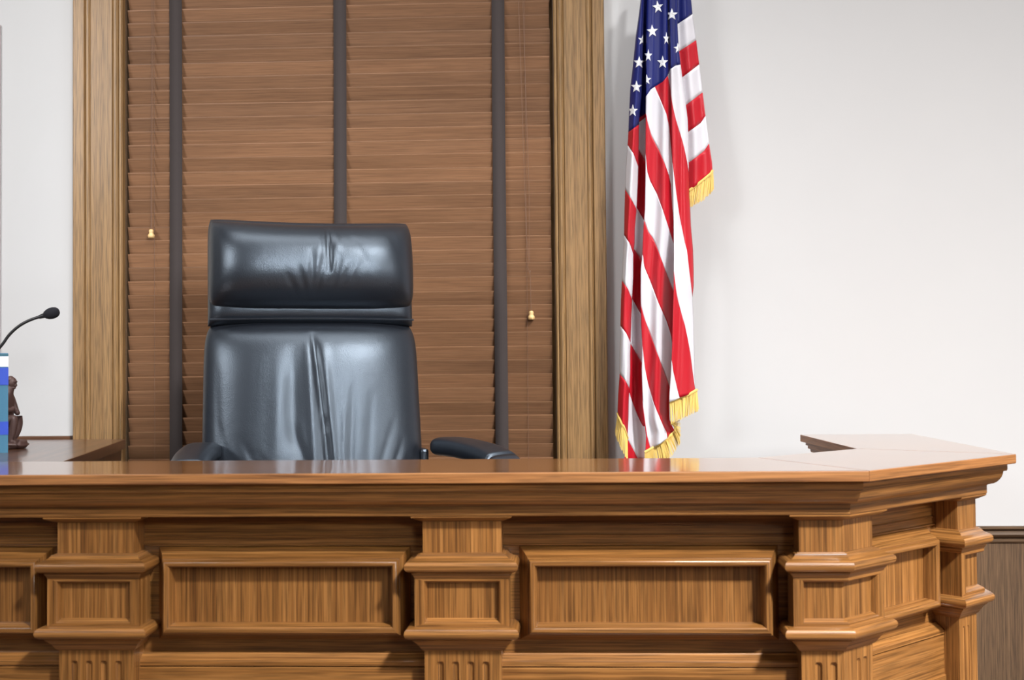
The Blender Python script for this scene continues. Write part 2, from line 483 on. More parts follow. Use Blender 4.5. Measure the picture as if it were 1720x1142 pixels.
# body: front sheet, hidden inner sheet and end
body = plan(0.146); inn = [Vector((XL, 2.74)), Vector((0.405, 2.74)), Vector((0.755, 3.09)), Vector((0.745, EY-0.02))]
V, F, G = [], [], []
for p in body+inn: V += [(p.x, p.y, 0), (p.x, p.y, CZ-0.2225)]
for o_, rev in ((0, False), (8, True)):
    for j in range(3):
        a = o_+2*j; q = (a, a+2, a+3, a+1); F.append(q[::-1] if rev else q)
for a, b in ((0, 8), (6, 14)):
    q = (a, a+1, b+1, b); F.append(q if a == 0 else q[::-1])
mesh('carcass', V, F, OAK, bench, g=(1, 0, 0))
swp('frieze_rail', [(0.15, -0.293), (0.145, -0.293), (0.145, -0.3405), (0.1405, -0.3420), (0.1405, -0.3450), (0.1425, -0.3462), (0.1425, -0.3585),
                    (0.1385, -0.3600), (0.1385, -0.3625), (0.1455, -0.3640)], OAK)
swp('lower_rail', [(0.147, -0.5840), (0.1385, -0.5855), (0.1365, -0.5885), (0.1250, -0.5960), (0.1215, -0.6000), (0.1215, -0.6085), (0.1235, -0.6100),
                   (0.147, -0.6105)], OAK, smooth=True, angle=30)
swp('base_board', [(0.147, -0.6118), (0.1245, -0.6118), (0.1225, -0.6135), (0.1225, -0.700), (0.118, -0.703), (0.118, -0.72), (0.147, -0.722)], OAK)
# inner under-moulding seen at the end of the right return
def inner_path(d):
    q = inner
    return [Vector((q[3].x+d, EY-0.012)), Vector((q[2].x+d, q[2].y+T8*d)), Vector((q[1].x+T8*d, q[1].y-d)), Vector((-1.2, q[1].y-d))]
V, F, G = sweep([(0.05, -0.2214), (0.014, -0.2214), (0.014, -0.231), (0.020, -0.233), (0.020, -0.241), (0.027, -0.243), (0.029, -0.252), (0.05, -0.254)], inner_path)
mesh('inner_moulding', V, F, OAK_EDGE, bench, fg=G)

# ---- pilasters
def off_line(pts, o, ext):
    """plan polyline moved outward by o, ends lengthened by ext"""
    pts = [Vector(p) for p in pts]
    ds = [(b-a).normalized() for a, b in zip(pts, pts[1:])]
    ns = [Vector((d.y, -d.x)) for d in ds]
    res = [pts[0]+ns[0]*o-ds[0]*ext]
    for i in range(1, len(pts)-1):
        bis = (ns[i-1]+ns[i]); bis = bis/(1+ns[i-1].dot(ns[i]))
        res.append(pts[i]+bis*o)
    res.append(pts[-1]+ns[-1]*o+ds[-1]*ext)
    return res, ds, ns

def loft(pts, stack, back=0.066):
    """stack of (offset, height) rings round the front line; open at the back"""
    V, F, G = [], [], []
    rings = []
    for o, r in stack:
        line, ds, ns = off_line(pts, o, o)
        ring = [line[0]-ns[0]*(back+o)] + line + [line[-1]-ns[-1]*(back+o)]
        rings.append(ring)
        for p in ring: V.append((p.x, p.y, CZ+r))
    m = len(rings[0])
    for i in range(len(stack)-1):
        for j in range(m-1):
            F.append((i*m+j, (i+1)*m+j, (i+1)*m+j+1, i*m+j+1))
            a, b = rings[i][j], rings[i][j+1]
            G.append((b.x-a.x, b.y-a.y, 0))
    F.append(tuple(range(m))); G.append((1, 0, 0))
    F.append(tuple((len(stack)-1)*m+j for j in range(m-1, -1, -1))); G.append((1, 0, 0))
    return V, F, G

def panel_rings(pts, rings):
    """nested frame: each ring = (outward offset, end margin, top height, bottom height); last ring is the field"""
    V, F, G = [], [], []
    L = []
    for o, mg, rt, rb in rings:
        line, ds, ns = off_line(pts, o, -mg)
        idx_t = []; idx_b = []
        for p in line:
            idx_t.append(len(V)); V.append((p.x, p.y, CZ+rt))
        for p in line:
            idx_b.append(len(V)); V.append((p.x, p.y, CZ+rb))
        L.append((idx_t, idx_b, ds))
    for (t0, b0, ds), (t1, b1, _) in zip(L, L[1:]):
        m = len(t0)
        for j in range(m-1):
            F.append((t0[j], t1[j], t1[j+1], t0[j+1])); G.append((ds[j].x, ds[j].y, 0))
            F.append((b0[j+1], b1[j+1], b1[j], b0[j])); G.append((ds[j].x, ds[j].y, 0))
        F.append((t0[0], b0[0], b1[0], t1[0])); G.append((0, 0, 1))
        F.append((t1[-1], b1[-1], b0[-1], t0[-1])); G.append((0, 0, 1))
    t, b, ds = L[-1]
    FF = [(t[j], b[j], b[j+1], t[j+1]) for j in range(len(t)-1)]
    return V, F, G, FF

def flute_face(a, b, n, centres, r0, rstart, rtop, rend):
    """upright face from plan point a to b with round-headed flutes sunk in it"""
    a, b = Vector(a), Vector(b); L_ = (b-a).length; d = (b-a)/L_
    xs = sorted(set([0, L_] + [L_*i/16 for i in range(17)] + [c+r0*q for c in centres for q in (-1.02, -1, -.92, -.75, -.5, -.25, 0, .25, .5, .75, .92, 1, 1.02)]))
    xs = [x for x in xs if -1e-9 <= x <= L_+1e-9]
    zz = [rtop-(rtop-rstart+0.002)*i/6 for i in range(7)] + [rstart-r0*q for q in (0.0, .06, .2, .4, .6, .8, 1.0, 1.3)] + [rstart-r0*2, rstart-.04, rstart-.1, rend]
    zz = sorted(set(zz), reverse=True)
    V, F = [], []
    for r in zz:
        for x in xs:
            dep = 0
            for c in centres:
                dz = max(0, r-(rstart-r0))
                q = math.hypot(x-c, dz)
                if q < r0: dep = 0.75*math.sqrt(r0*r0-q*q)
            p = a+d*x-n*dep
            V.append((p.x, p.y, CZ+r))
    m = len(xs)
    for i in range(len(zz)-1):
        for j in range(m-1):
            F.append((i*m+j, (i+1)*m+j, (i+1)*m+j+1, i*m+j+1))
    return V, F

CAP = [(0.022, -0.2925), (0.022, -0.2955), (0.0165, -0.2985), (0.010, -0.3015), (0.006, -0.3035), (0.0, -0.3055)]
def torus(oc, rc, ro, rr, n=12, a0=90, a1=-90):
    return [(oc+ro*math.cos(math.radians(a0+(a1-a0)*i/n)), rc+rr*math.sin(math.radians(a0+(a1-a0)*i/n))) for i in range(n+1)]
UP_C = [(0.0, -0.3690), (0.0045, -0.3697), (0.0055, -0.3712), (0.0100, -0.3718), (0.0115, -0.3745), (0.0155, -0.3785), (0.0205, -0.3818)] + \
    torus(0.0222, -0.3942, 0.0125, 0.0120) + [(0.0205, -0.4064), (0.0205, -0.4100), (0.0180, -0.4130), (0.0165, -0.4165), (0.0155, -0.4190)]
LO_C = [(0.0155, -0.5160), (0.0205, -0.5164)] + torus(0.0225, -0.5288, 0.0130, 0.0122) + [
        (0.0205, -0.5412), (0.0205, -0.5440), (0.0160, -0.5480), (0.0110, -0.5530), (0.0065, -0.5595), (0.003, -0.5655), (-0.002, -0.5690)]
def pilaster(pts, flutes, r0=0.0075, main_bars=True):
    p = mesh('pilaster', *loft(pts, [(0.0, -0.3050), (0.0, -0.3695)])[:2], OAK, bench, g=(0, 0, 1))
    v, f, g = loft(pts, CAP); mesh('capital', v, f, OAK, p, fg=g, smooth=True, angle=30)
    v, f, g = loft(pts, UP_C); mesh('upper_collar', v, f, OAK, p, fg=g, smooth=True, angle=32)
    v, f, g = loft(pts, LO_C); mesh('lower_collar', v, f, OAK, p, fg=g, smooth=True, angle=32)
    # block with a sunk panel
    T, B = -0.4188, -0.5162
    rings = [(-0.05, -0.0155, T, B), (0.0155, -0.0155, T, B), (0.0155, 0.003, T-0.005, B+0.0065), (0.0135, 0.0045, T-0.0065, B+0.008),
             (0.0125, 0.0052, T-0.0075, B+0.0088), (0.0005, 0.0085, T-0.0115, B+0.0145)]
    v, f, g, ff = panel_rings(pts, rings)
    mesh('block', v, f, OAK, p, fg=g)
    mesh('block_panel', v, ff, OAK, p, g=(0, 0, 1))
    # shaft
    sh, ds, ns = off_line(pts, -0.002, -0.002)
    V, F = [], []
    for j in range(len(sh)-1):
        V, F = join((V, F), flute_face(sh[j], sh[j+1], ns[j], flutes[j], r0, -0.5905, -0.5685, -CZ+0.18))
    for e, nn in ((sh[0], ns[0]), (sh[-1], ns[-1])):
        q = e-nn*0.066
        vv = [(e.x, e.y, CZ-0.5685), (e.x, e.y, 0.18), (q.x, q.y, 0.18), (q.x, q.y, CZ-0.5685)]
        V, F = join((V, F), (vv, [(0, 1, 2, 3) if e is sh[-1] else (3, 2, 1, 0)]))
    mesh('shaft', V, F, OAK, p, g=(0, 0, 1), smooth=True, angle=35)
    v, f, g = loft(pts, [(0.002, -CZ+0.2), (0.018, -CZ+0.17), (0.018, -CZ)]); mesh('plinth_block', v, f, OAK, p, fg=g)
NH = 0.0805; YN = Y0+0.083
for xc in (-1.742, -0.9805, -0.2205):
    fl = [(NH-0.002)+k*0.0309 for k in (-1.5, -.5, .5, 1.5)]
    pilaster([(xc-NH, YN), (xc+NH, YN)], [fl])
nA = plan(0.083)[1]; nB = plan(0.083)[2]
D45 = Vector((math.sqrt(.5), math.sqrt(.5)))
L1, L2 = 0.088, 0.108
pilaster([nA-Vector((L1, 0)), nA, nA+D45*L2], [[0.034, 0.064], [0.052, 0.076]], 0.0072)
LB = 0.085
pilaster([nB-D45*LB, nB, nB+Vector((0, 0.12))], [[0.022, 0.042], [0.05]], 0.0040)

# ---- panels in the bays: bolection moulding standing proud round a sunk field
def bay(a, b):
    """a, b: plan points on the back plane (d=0.145), the outer ends of the moulding"""
    T, B = -0.3640, -0.5585
    rr = [(-0.006, 0, T, B), (0.001, 0, T, B), (0.010, 0.007, T-0.0075, B+0.0065), (0.025, 0.0145, T-0.0160, B+0.0130), (0.0355, 0.0180, T-0.0205, B+0.0165),
          (0.0360, 0.0200, T-0.0225, B+0.0182)]
    for i in range(9):
        q = PI*i/8
        rr.append((0.0385+0.0085*math.sin(q), 0.0275-0.0072*math.cos(q), T-0.0302+0.0072*math.cos(q), B+0.0270-0.0080*math.cos(q)))
    rr += [(0.0360, 0.0360, T-0.0385, B+0.0365), (0.0120, 0.0385, T-0.0400, B+0.0385)]
    v, f, g, ff = panel_rings([a, b], rr)
    p = mesh('front_panel', v, f, OAK, bench, fg=g, smooth=True, angle=28)
    mesh('panel_field', v, ff, OAK, p, g=(0, 0, 1))
YBk = Y0+0.145
for x0, x1 in ((-1.628, -1.094), (-0.868, -0.334), (-0.106, 0.428)):
    bay((x0, YBk), (x1, YBk))
bA = plan(0.145)[1]; bB = plan(0.145)[2]
flen = (bB-bA).length
bay(bA+D45*0.115, bA+D45*(flen-0.088))

# ------------------------------------------------------------------ side desk on the left, books, bookend, microphone
desk = thing('side_desk', 'dark varnished oak side desk running back to the window on the left', 'desk', (-1.8, 3.3, 0.45))
RD = -0.206
dv = [(-2.6, 2.789), (-1.19, 2.789), (-1.413, 3.838), (-2.6, 3.868)]
mesh('desktop', *prism(dv, CZ+RD-0.03, CZ+RD), OAK_DESK, desk, g=(-0.2, 1, 0), bevel=0.002)
struct('trim_6', box(-2.6, -1.62, YW-0.03, YW, CZ+RD-0.03, CZ+RD+0.008), OAK_DESK, g=(1, 0, 0))
mesh('desk_body', *prism([(-2.58, 2.84), (-1.225, 2.84), (-1.425, 3.83), (-2.58, 3.85)], 0.45, CZ+RD-0.031), OAK_DESK, desk, g=(0, 0, 1))

ZD = CZ+RD
P0 = at(13.5, 762, 3.20)
BR = math.radians(27)
bk = thing('law_book', 'tall teal and blue banded law book standing at the left edge of the side desk', 'book', (P0.x, 3.20, ZD), BR)
hb = 0.266; bw = 0.055                           # local frame: x to the left of the spine's right edge, y into the shelf row
mesh('page_block', *box(-bw+.004, -.004, .012, .122, .003, hb-.004), PAGES, bk, local=True)
mesh('cover', *join(box(-bw, -bw+.004, 0, .127, 0, hb), box(-.004, 0, 0, .127, 0, hb), box(-bw+.004, -.004, 0, .006, 0, hb)), BOOK_TEAL, bk, local=True)
def band(y0, y1, mat):
    z1 = at(7, y0, 3.20).z-ZD; z0 = at(7, y1, 3.20).z-ZD
    mesh('spine_band', *box(-bw-.0006, .0006, -.0012, .03, z0, z1), mat, bk, local=True)
band(598.5, 616, BOOK_WHITE); band(617.5, 646.5, BOOK_BLUE); band(708, 730, BOOK_BLUE); band(595, 597.5, BOOK_DARK)

BKY = 3.385
sx = at(20, 757, BKY)
st = thing('figure_bookend', 'small brown cast figure seated on a rock beside the blue book', 'bookend', (sx.x, BKY, ZD))
def P(px, py, dy=0.0): return at(px, py, BKY)+Vector((0, dy, 0))
def skin(name, joints, edges, mat, parent, sub=2):
    off = ORIG[parent.name]
    me = bpy.data.meshes.new(name)
    me.from_pydata([tuple(Vector(j[0])-off) for j in joints], edges, [])
    o = bpy.data.objects.new(name, me); COL.objects.link(o); o.parent = parent; ORIG[o.name] = off
    sk = o.modifiers.new('skin', 'SKIN')
    me.skin_vertices.new() if not me.skin_vertices else None
    for i, j in enumerate(joints):
        r = j[1]; me.skin_vertices[0].data[i].radius = (r, r) if not hasattr(r, '__len__') else r
    me.skin_vertices[0].data[0].use_root = True
    ss = o.modifiers.new('sub', 'SUBSURF'); ss.levels = sub; ss.render_levels = sub
    sk.use_smooth_shade = True
    me.materials.append(mat)
    return o
# 0 pelvis .. torso, head, arms, legs  (figure faces right, a book's width tall)
J = [(P(4, 716), .024), (P(5, 694), .023), (P(8, 672), .026), (P(14, 658), .014), (P(18.5, 652), .011), (P(19.5, 646), .010),
     (P(10, 668, -.03), .0125), (P(19, 688, -.034), .0095), (P(24, 689, -.02), .008), (P(26, 684, -.008), .007),
     (P(10, 668, .03), .0125), (P(17, 690, .034), .0095), (P(25, 696, .022), .007),
     (P(14, 708, -.02), .017), (P(31, 700.5, -.022), .013), (P(27, 722, -.022), .0115), (P(24, 741, -.022), .008), (P(34, 743, -.024), .006),
     (P(14, 711, .02), .017), (P(28, 705, .022), .013), (P(23, 724, .022), .0115), (P(17, 741, .022), .008), (P(28, 744, .024), .006)]
E_ = [(0, 1), (1, 2), (2, 3), (3, 4), (4, 5), (2, 6), (6, 7), (7, 8), (8, 9), (2, 10), (10, 11), (11, 12), (0, 13), (13, 14), (14, 15), (15, 16), (16, 17),
      (0, 18), (18, 19), (19, 20), (20, 21), (21, 22)]
skin('body', J, E_, BRONZE, st)
hd = P(24.5, 646)
mesh('head', *join(ellipsoid(P(20.8, 642.5), (.0118, .0125, .0155), 14, 10), ellipsoid(P(17.5, 638), (.0115, .0130, .0115), 14, 10), ellipsoid(P(25.6, 647), (.0055, .006, .005), 10, 8), ellipsoid(P(24.5, 641), (.007, .011, .004), 10, 8), ellipsoid(P(22.5, 651), (.007, .008, .005), 10, 8)),
     BRONZE, st, smooth=True, angle=180)
# rock seat and base
rv, rf = ellipsoid((0, 0, 0), (1, 1, 1), 22, 14)
def rock(c, r, seed):
    rr = random.Random(seed); out = []
    ph = [rr.uniform(0, 6) for _ in range(6)]
    for v in rv:
        k = 1+.10*math.sin(4*v.x+ph[0])*math.sin(5*v.y+ph[1])+.08*math.sin(7*v.z+ph[2]+3*v.x)
        p = Vector((v.x*r[0], v.y*r[1], v.z*r[2]))*k
        q = Vector(c)+p
        q.z = max(q.z, ZD+0.0005)
        out.append(q)
    return out, rf
bc = P(14, 757)
mesh('rock_seat', *rock((P(2, 735).x, BKY, ZD+.03), (.032, .042, .036), 3), BRONZE, st, smooth=True, angle=180)
mesh('rock_base', *join(rock((P(14, 752).x, BKY, ZD+.010), (.050, .05, .018), 5), rock((P(37, 747).x, BKY-.005, ZD+.012), (.014, .03, .013), 9)), BRONZE, st, smooth=True, angle=180)

MY = 3.36
mc = thing('gooseneck_microphone', 'black gooseneck microphone rising behind the blue book at the left edge', 'microphone', (at(-88, 700, MY).x, MY, ZD))
neck = [at(-88, 720, MY), at(-84, 690, MY), at(-62, 646, MY), at(-30, 611, MY), at(0, 583, MY), at(15, 563, MY), at(30, 549, MY), at(45, 540, MY), at(60, 534, MY), at(73, 530.5, MY)]
neck[0].z = ZD+.02
def cat(pts, n=6):
    res = []
    q = [pts[0]]+list(pts)+[pts[-1]]
    for i in range(1, len(q)-2):
        for k in range(n):
            t = k/n; a, b, c, d = q[i-1], q[i], q[i+1], q[i+2]
            res.append(0.5*((2*b)+(c-a)*t+(2*a-5*b+4*c-d)*t*t+(3*b-a-3*c+d)*t**3))
    res.append(Vector(pts[-1])); return res
mesh('gooseneck', *tube(cat(neck), 0.0042, 10), RUBBER, mc, smooth=True)
hx = (at(100, 523, MY)-at(73, 530.5, MY)).normalized()
mesh('collar', *tube([at(66, 532.3, MY), at(78, 529, MY)], [.0055, .008], 12), RUBBER, mc, smooth=True)
mesh('windscreen', *lathe([(0, -.024), (.006, -.0235), (.0105, -.019), (.0145, -.011), (.0162, -.002), (.016, .006), (.0135, .0145), (.009, .0195), (.004, .0215), (0, .0218)],
                          at(87, 526, MY), 20, hx), FOAM, mc, smooth=True, angle=180)
mesh('base', *lathe([(0, .022), (.016, .022), (.02, .018), (.045, .012), (.05, .008), (.05, 0.0), (0, 0.0)], (mc.location.x, MY, ZD), 24), METAL, mc, smooth=True, angle=35)

# picture frame whose edge just enters at the left
fx = at(1.6, 300, YW).x
pf = thing('picture_frame', 'pale picture frame whose edge shows at the far left of the wall', 'frame', (fx-0.3, YW, 1.5))
zt, zb_ = at(1, 42, YW).z, at(1, 592, YW).z
mesh('moulding', *join(box(fx-.035, fx, YW-.010, YW, zb_, zt), box(fx-.8, fx-.765, YW-.022, YW, zb_, zt), box(fx-.765, fx-.035, YW-.022, YW, zt-.035, zt),
                       box(fx-.765, fx-.035, YW-.022, YW, zb_, zb_+.035)), FRAME, pf, bevel=.003)
mesh('mat_board', *box(fx-.765, fx-.035, YW-.01, YW-.003, zb_+.035, zt-.035), PAGES, pf)

# ------------------------------------------------------------------ judge's chair
CH = math.radians(17)
chair = thing('office_chair', 'high backed black leather executive chair behind the oak bench', 'chair', (-0.690, 3.30, 0.45), CH)
ORIG[chair.name] = Vector((0, 0, 0))
TILT = math.radians(9)
HB = 0.50                                        # height of the foot of the back above the platform
def back_pt(x, h, t):
    """x across, h up along the back, t out of the back towards the sitter"""
    return Vector((x, 0.06+(h-0.30)*math.sin(TILT)-t*math.cos(TILT), HB+h*math.cos(TILT)+t*math.sin(TILT)))

def gauss(d, w): return math.exp(-(d/w)**2)
def seg_dist(u, v, a, b):
    ax, ay = a; bx_, by = b
    dx, dy = bx_-ax, by-ay
    L2_ = dx*dx+dy*dy
    t = ((u-ax)*dx+(v-ay)*dy)/L2_
    tc = max(0, min(1, t))
    px, py = ax+dx*tc, ay+dy*tc
    side = (u-px)*dy-(v-py)*dx
    return math.hypot(u-px, v-py), tc, side
def cushion(name, W_, h0, h1, T, Tb, shape, wr, nu=150, nv=120, p=4.2, q=5.0, kx=2.4, t0=0.0, label=None):
    """closed upholstered cushion; wr: list of (a, b, width, depth) creases in metres on the face (x, h)"""
    V, F = [], []
    rings = []
    def uu(i, n): return math.sin((i/n-0.5)*PI)
    for side in (1, -1):
        idx = []
        for j in range(nv+1):
            v = uu(j, nv)
            row = []
            for i in range(nu+1):
                u = uu(i, nu)
                if side < 0 and (i in (0, nu) or j in (0, nv)):
                    row.append(rings[0][j][i]); continue
                w, hh = shape(u, v)
                x = u*W_*w
                h = (h0+h1)/2 + (h1-h0)/2*v + hh
                th = ((1-abs(u)**p)*(1-abs(v)**q))**(1/kx)
                if side > 0:
                    t = t0+T*th
                    for a, b, wd, dp in wr:
                        d, tc, sd = seg_dist(x, h, a, b)
                        if d < 3.2*wd:
                            fade = math.sin(PI*min(1, max(0.0, tc*0.92+0.04)))**0.6
                            t -= 0.55*dp*gauss(d, wd)*fade*min(1, th*1.4)
                else:
                    t = t0-Tb*th
                row.append(len(V)); V.append(back_pt(x, h, t))
            idx.append(row)
        rings.append(idx)
    for s, idx in enumerate(rings):
        for j in range(nv):
            for i in range(nu):
                f = (idx[j][i], idx[j][i+1], idx[j+1][i+1], idx[j+1][i])
                F.append(f if s == 0 else f[::-1])
    return mesh(name, V, F, LEATHER, chair, smooth=True, angle=180, local=True, label=label)

# main back cushion
mw = []
def mshape(u, v):
    w = 1.0-0.035*(v+1)/2-0.055*max(0, v)**9-0.0*abs(v)
    hh = -0.010*abs(u)**5*(1 if v > 0 else 0)*max(0, v)**3
    return w, hh
MW = [((-0.005, 0.50), (0.020, 0.24), 0.0075, 0.016), ((0.020, 0.26), (0.036, 0.05), 0.0085, 0.017),
      ((0.022, 0.48), (0.050, 0.06), 0.010, -0.006), ((-0.022, 0.47), (-0.005, 0.10), 0.011, -0.007),
      ((-0.060, 0.45), (-0.062, 0.18), 0.022, 0.010), ((-0.062, 0.24), (-0.005, 0.04), 0.014, 0.008), ((-0.100, 0.40), (-0.110, 0.14), 0.018, -0.003),
      ((0.100, 0.36), (0.085, 0.10), 0.010, 0.004), ((0.075, 0.30), (0.068, 0.08), 0.008, -0.003), ((0.150, 0.33), (0.130, 0.10), 0.011, 0.003),
      ((-0.20, 0.22), (-0.10, 0.03), 0.009, 0.004), ((-0.235, 0.20), (-0.15, 0.02), 0.008, 0.004), ((-0.255, 0.26), (-0.20, 0.02), 0.008, 0.003),
      ((0.235, 0.21), (0.165, 0.02), 0.008, 0.004), ((0.255, 0.17), (0.195, 0.02), 0.007, 0.004), ((0.21, 0.26), (0.13, 0.02), 0.009, 0.004),
      ((-0.16, 0.18), (-0.06, 0.02), 0.008, 0.003), ((-0.262, 0.42), (-0.255, 0.12), 0.010, 0.003)]
cushion('back_cushion', 0.303, 0.0, 0.550, 0.104, 0.05, mshape, MW, p=3.0, q=5.0, kx=2.15, label='padded back cushion with a deep centre crease')
# head cushion
def hshape(u, v):
    w = 1.0-0.02*abs(v)**6+0.012*(1-v*v)-0.05*max(0, -v)**9-0.012*max(0, v)**10
    hh = 0.012*(u*u-0.6)*max(0, v)**2+0.009*abs(u)**5*max(0, -v)**3
    return w, hh
HW = [((0.035, 0.815), (0.038, 0.66), 0.0045, 0.013), ((0.020, 0.80), (0.030, 0.64), 0.010, 0.006), ((-0.010, 0.72), (-0.008, 0.60), 0.008, 0.005),
      ((0.020, 0.70), (0.000, 0.59), 0.007, 0.005), ((0.065, 0.70), (0.040, 0.59), 0.008, 0.005), ((0.10, 0.69), (0.055, 0.585), 0.010, 0.004),
      ((0.09, 0.77), (0.16, 0.66), 0.010, 0.002), ((-0.05, 0.68), (-0.02, 0.59), 0.008, 0.004), ((-0.08, 0.66), (-0.045, 0.59), 0.008, 0.003),
      ((0.055, 0.80), (0.060, 0.72), 0.008, -0.004), ((0.015, 0.80), (0.018, 0.72), 0.008, -0.003), ((0.13, 0.70), (0.09, 0.59), 0.010, 0.003),
      ((0.20, 0.80), (0.25, 0.68), 0.012, 0.002), ((-0.262, 0.80), (-0.258, 0.62), 0.006, 0.003)]
cushion('head_cushion', 0.280, 0.573, 0.822, 0.118, 0.02, hshape, HW, p=5.5, q=2.3, kx=2.0, t0=0.045, label='rolled head cushion with gathered centre seam')
# leather shell behind the head cushion
def sshape(u, v): return 1.0-0.03*max(0, v)**8, 0.008*(u*u)*max(0, v)**2
cushion('back_shell', 0.283, 0.538, 0.832, 0.062, 0.05, sshape, [], 50, 40, 9, 9, 2.4, 0.01)
V, F = [], []
mesh('seam_piping', *tube([back_pt(-0.278+0.556*i/30, 0.545+0.004*math.sin(PI*i/30), 0.070) for i in range(31)], 0.0025, 6), LEATHER, chair, smooth=True, local=True)
# seat
def seat():
    V, F = [], []
    nu, nv = 40, 40
    for s in (1, -1):
        for j in range(nv+1):
            v = math.sin((j/nv-.5)*PI)
            for i in range(nu+1):
                u = math.sin((i/nu-.5)*PI)
                th = ((1-abs(u)**6)*(1-abs(v)**6))**(1/2.6)
                V.append((u*.29, -0.24+v*.28, .46+s*(.07 if s > 0 else .05)*th))
    n = (nu+1)*(nv+1)
    for s in (0, 1):
        for j in range(nv):
            for i in range(nu):
                a = s*n+j*(nu+1)+i; f = (a, a+1, a+nu+2, a+nu+1); F.append(f if s == 0 else f[::-1])
    return V, F
mesh('seat_cushion', *seat(), LEATHER, chair, smooth=True, angle=180, local=True)
# arms: padded leather bands curving over at the front
for sg in (-1, 1):
    ctr = [(sg*.318, .02, .722), (sg*.335, -.06, .728), (sg*.352, -.16, .722), (sg*.365, -.25, .708), (sg*.370, -.305, .682), (sg*.368, -.325, .62), (sg*.355, -.28, .52)]
    cc = cat([Vector((c[0]+(.018 if sg > 0 else .035)+max(0, -c[1])*(.22 if sg > 0 else 0), c[1]*1.05, c[2]-.030)) for c in ctr], 7)
    V, F = [], []
    n = 20
    for i, c in enumerate(cc):
        t = (cc[min(i+1, len(cc)-1)]-cc[max(i-1, 0)]).normalized()
        sd = Vector((1, 0.15*sg, 0)); sd = (sd-t*sd.dot(t)).normalized(); up = sd.cross(t)
        if up.z < 0 and i < 25: up = -up
        e = min(1, .35+i/7) if i < 5 else 1
        for k in range(n):
            a = 2*PI*k/n
            cx, cy = math.cos(a), math.sin(a)
            sx_ = math.copysign(abs(cx)**.55, cx)*.046*e; sy_ = math.copysign(abs(cy)**.7, cy)*.026*e
            V.append(c+sd*sx_+up*sy_)
    for i in range(len(cc)-1):
        for k in range(n):
            F.append((i*n+k, i*n+(k+1) % n, (i+1)*n+(k+1) % n, (i+1)*n+k))
    F.append(tuple(range(n))); F.append(tuple((len(cc)-1)*n+k for k in range(n)))
    bm_ = mesh('armrest', V, F, LEATHER, chair, smooth=True, angle=180, local=True)
    bm_.data.validate()
    b2 = bmesh.new(); b2.from_mesh(bm_.data); bmesh.ops.recalc_face_normals(b2, faces=b2.faces); b2.to_mesh(bm_.data); b2.free()
    mesh('arm_bracket', *box(sg*.300-.012, sg*.300+.012, -.01, .05, .50, .69), LEATHER, chair, bevel=.008, local=True)
mesh('gas_column', *lathe([(.028, .08), (.028, .25), (.02, .25), (.02, .42), (.09, .42), (.09, .43)], (0, -.2, 0), 16), METAL, chair, local=True, smooth=True)
for k in range(5):
    a = 2*PI*k/5+.3
    d = Vector((math.cos(a), math.sin(a), 0))
    lg = mesh('base_leg', *tube([Vector((0, -.2, .11))+d*.02, Vector((0, -.2, .10))+d*.16, Vector((0, -.2, .072))+d*.30], [.022, .018, .013], 8), METAL, chair, local=True, smooth=True)
    mesh('caster', *lathe([(.008, -.022), (.026, -.02), (.029, -.012), (.029, .012), (.026, .02), (.008, .022)], Vector((0, -.2, .0292))+d*.30, 14,
                          d.cross(Vector((0, 0, 1)))), RUBBER, lg, local=True, smooth=True)

# ------------------------------------------------------------------ flag
fl0 = at(1118, 700, 3.80)
flag = thing('american_flag', 'red white and blue flag with gold fringe hanging in folds right of the window', 'flag', (fl0.x, 3.82, 0.45))
def pl(*a): return [tuple(p) for p in a]
L1e = pl((1077, -40), (1076.2, 0), (1073, 26), (1067.8, 63), (1062.6, 115.6), (1058.9, 147), (1056.8, 189), (1055.5, 222), (1055, 232), (1051.5, 284), (1050.2, 312),
         (1048.9, 363), (1047.9, 416), (1045.6, 453), (1043.1, 505), (1042.2, 545), (1041.4, 600), (1040.8, 630), (1038.4, 663), (1037.3, 692), (1036, 740))
R1e = pl((1086, -40), (1082, 0), (1080.3, 63), (1079.4, 110), (1077.8, 163), (1073.2, 205), (1073, 232), (1072, 279), (1071.3, 305), (1069.4, 347), (1066.3, 384), (1065.8, 410),
         (1063.6, 426), (1063.6, 463), (1061.5, 505), (1060.4, 532), (1059.4, 568), (1058.4, 595), (1058.6, 621), (1057.6, 650), (1056, 669), (1055.6, 702), (1054, 735), (1053, 780))
L3e = pl((1087, -40), (1085.5, 0), (1085, 160), (1084.6, 190), (1084.4, 250), (1084.4, 295), (1083.4, 352), (1081.8, 371), (1080.2, 395), (1079.2, 426), (1076.4, 452), (1076.2, 495),
         (1076.4, 512), (1076.9, 542), (1079, 584), (1077.9, 621), (1079.4, 663), (1080.4, 695), (1082, 707), (1085.5, 728), (1084, 760), (1083, 790))
R4e = pl((1138, -40), (1138, 40), (1139.3, 68), (1141, 89), (1143, 108), (1144.2, 116), (1146, 131), (1151, 168), (1155, 200), (1156.6, 242), (1156.8, 284), (1157.6, 310), (1157.4, 326),
         (1159, 347), (1160.4, 379), (1164, 419), (1165, 452), (1165.2, 479), (1163, 500), (1164, 519), (1164.6, 532), (1165.2, 563), (1166.5, 605), (1167, 632), (1167.8, 656), (1168, 800))
R5e = pl((1157, -40), (1160.8, 0), (1163, 23), (1169.2, 67), (1174, 105), (1175, 112), (1180.3, 156), (1184.5, 191), (1190.8, 240), (1196, 273), (1197, 290), (1197.5, 330))
L5e = [(x-16, y) for x, y in R4e]

KC = pl((1122, -40), (1124, 0), (1126, 100), (1128, 200), (1130, 300), (1131.5, 373), (1132, 430), (1131.5, 487), (1130, 540), (1128.8, 590), (1127, 630), (1124.6, 660), (1124.2, 680),
        (1124.8, 705), (1130, 718), (1134, 724), (1136, 790))

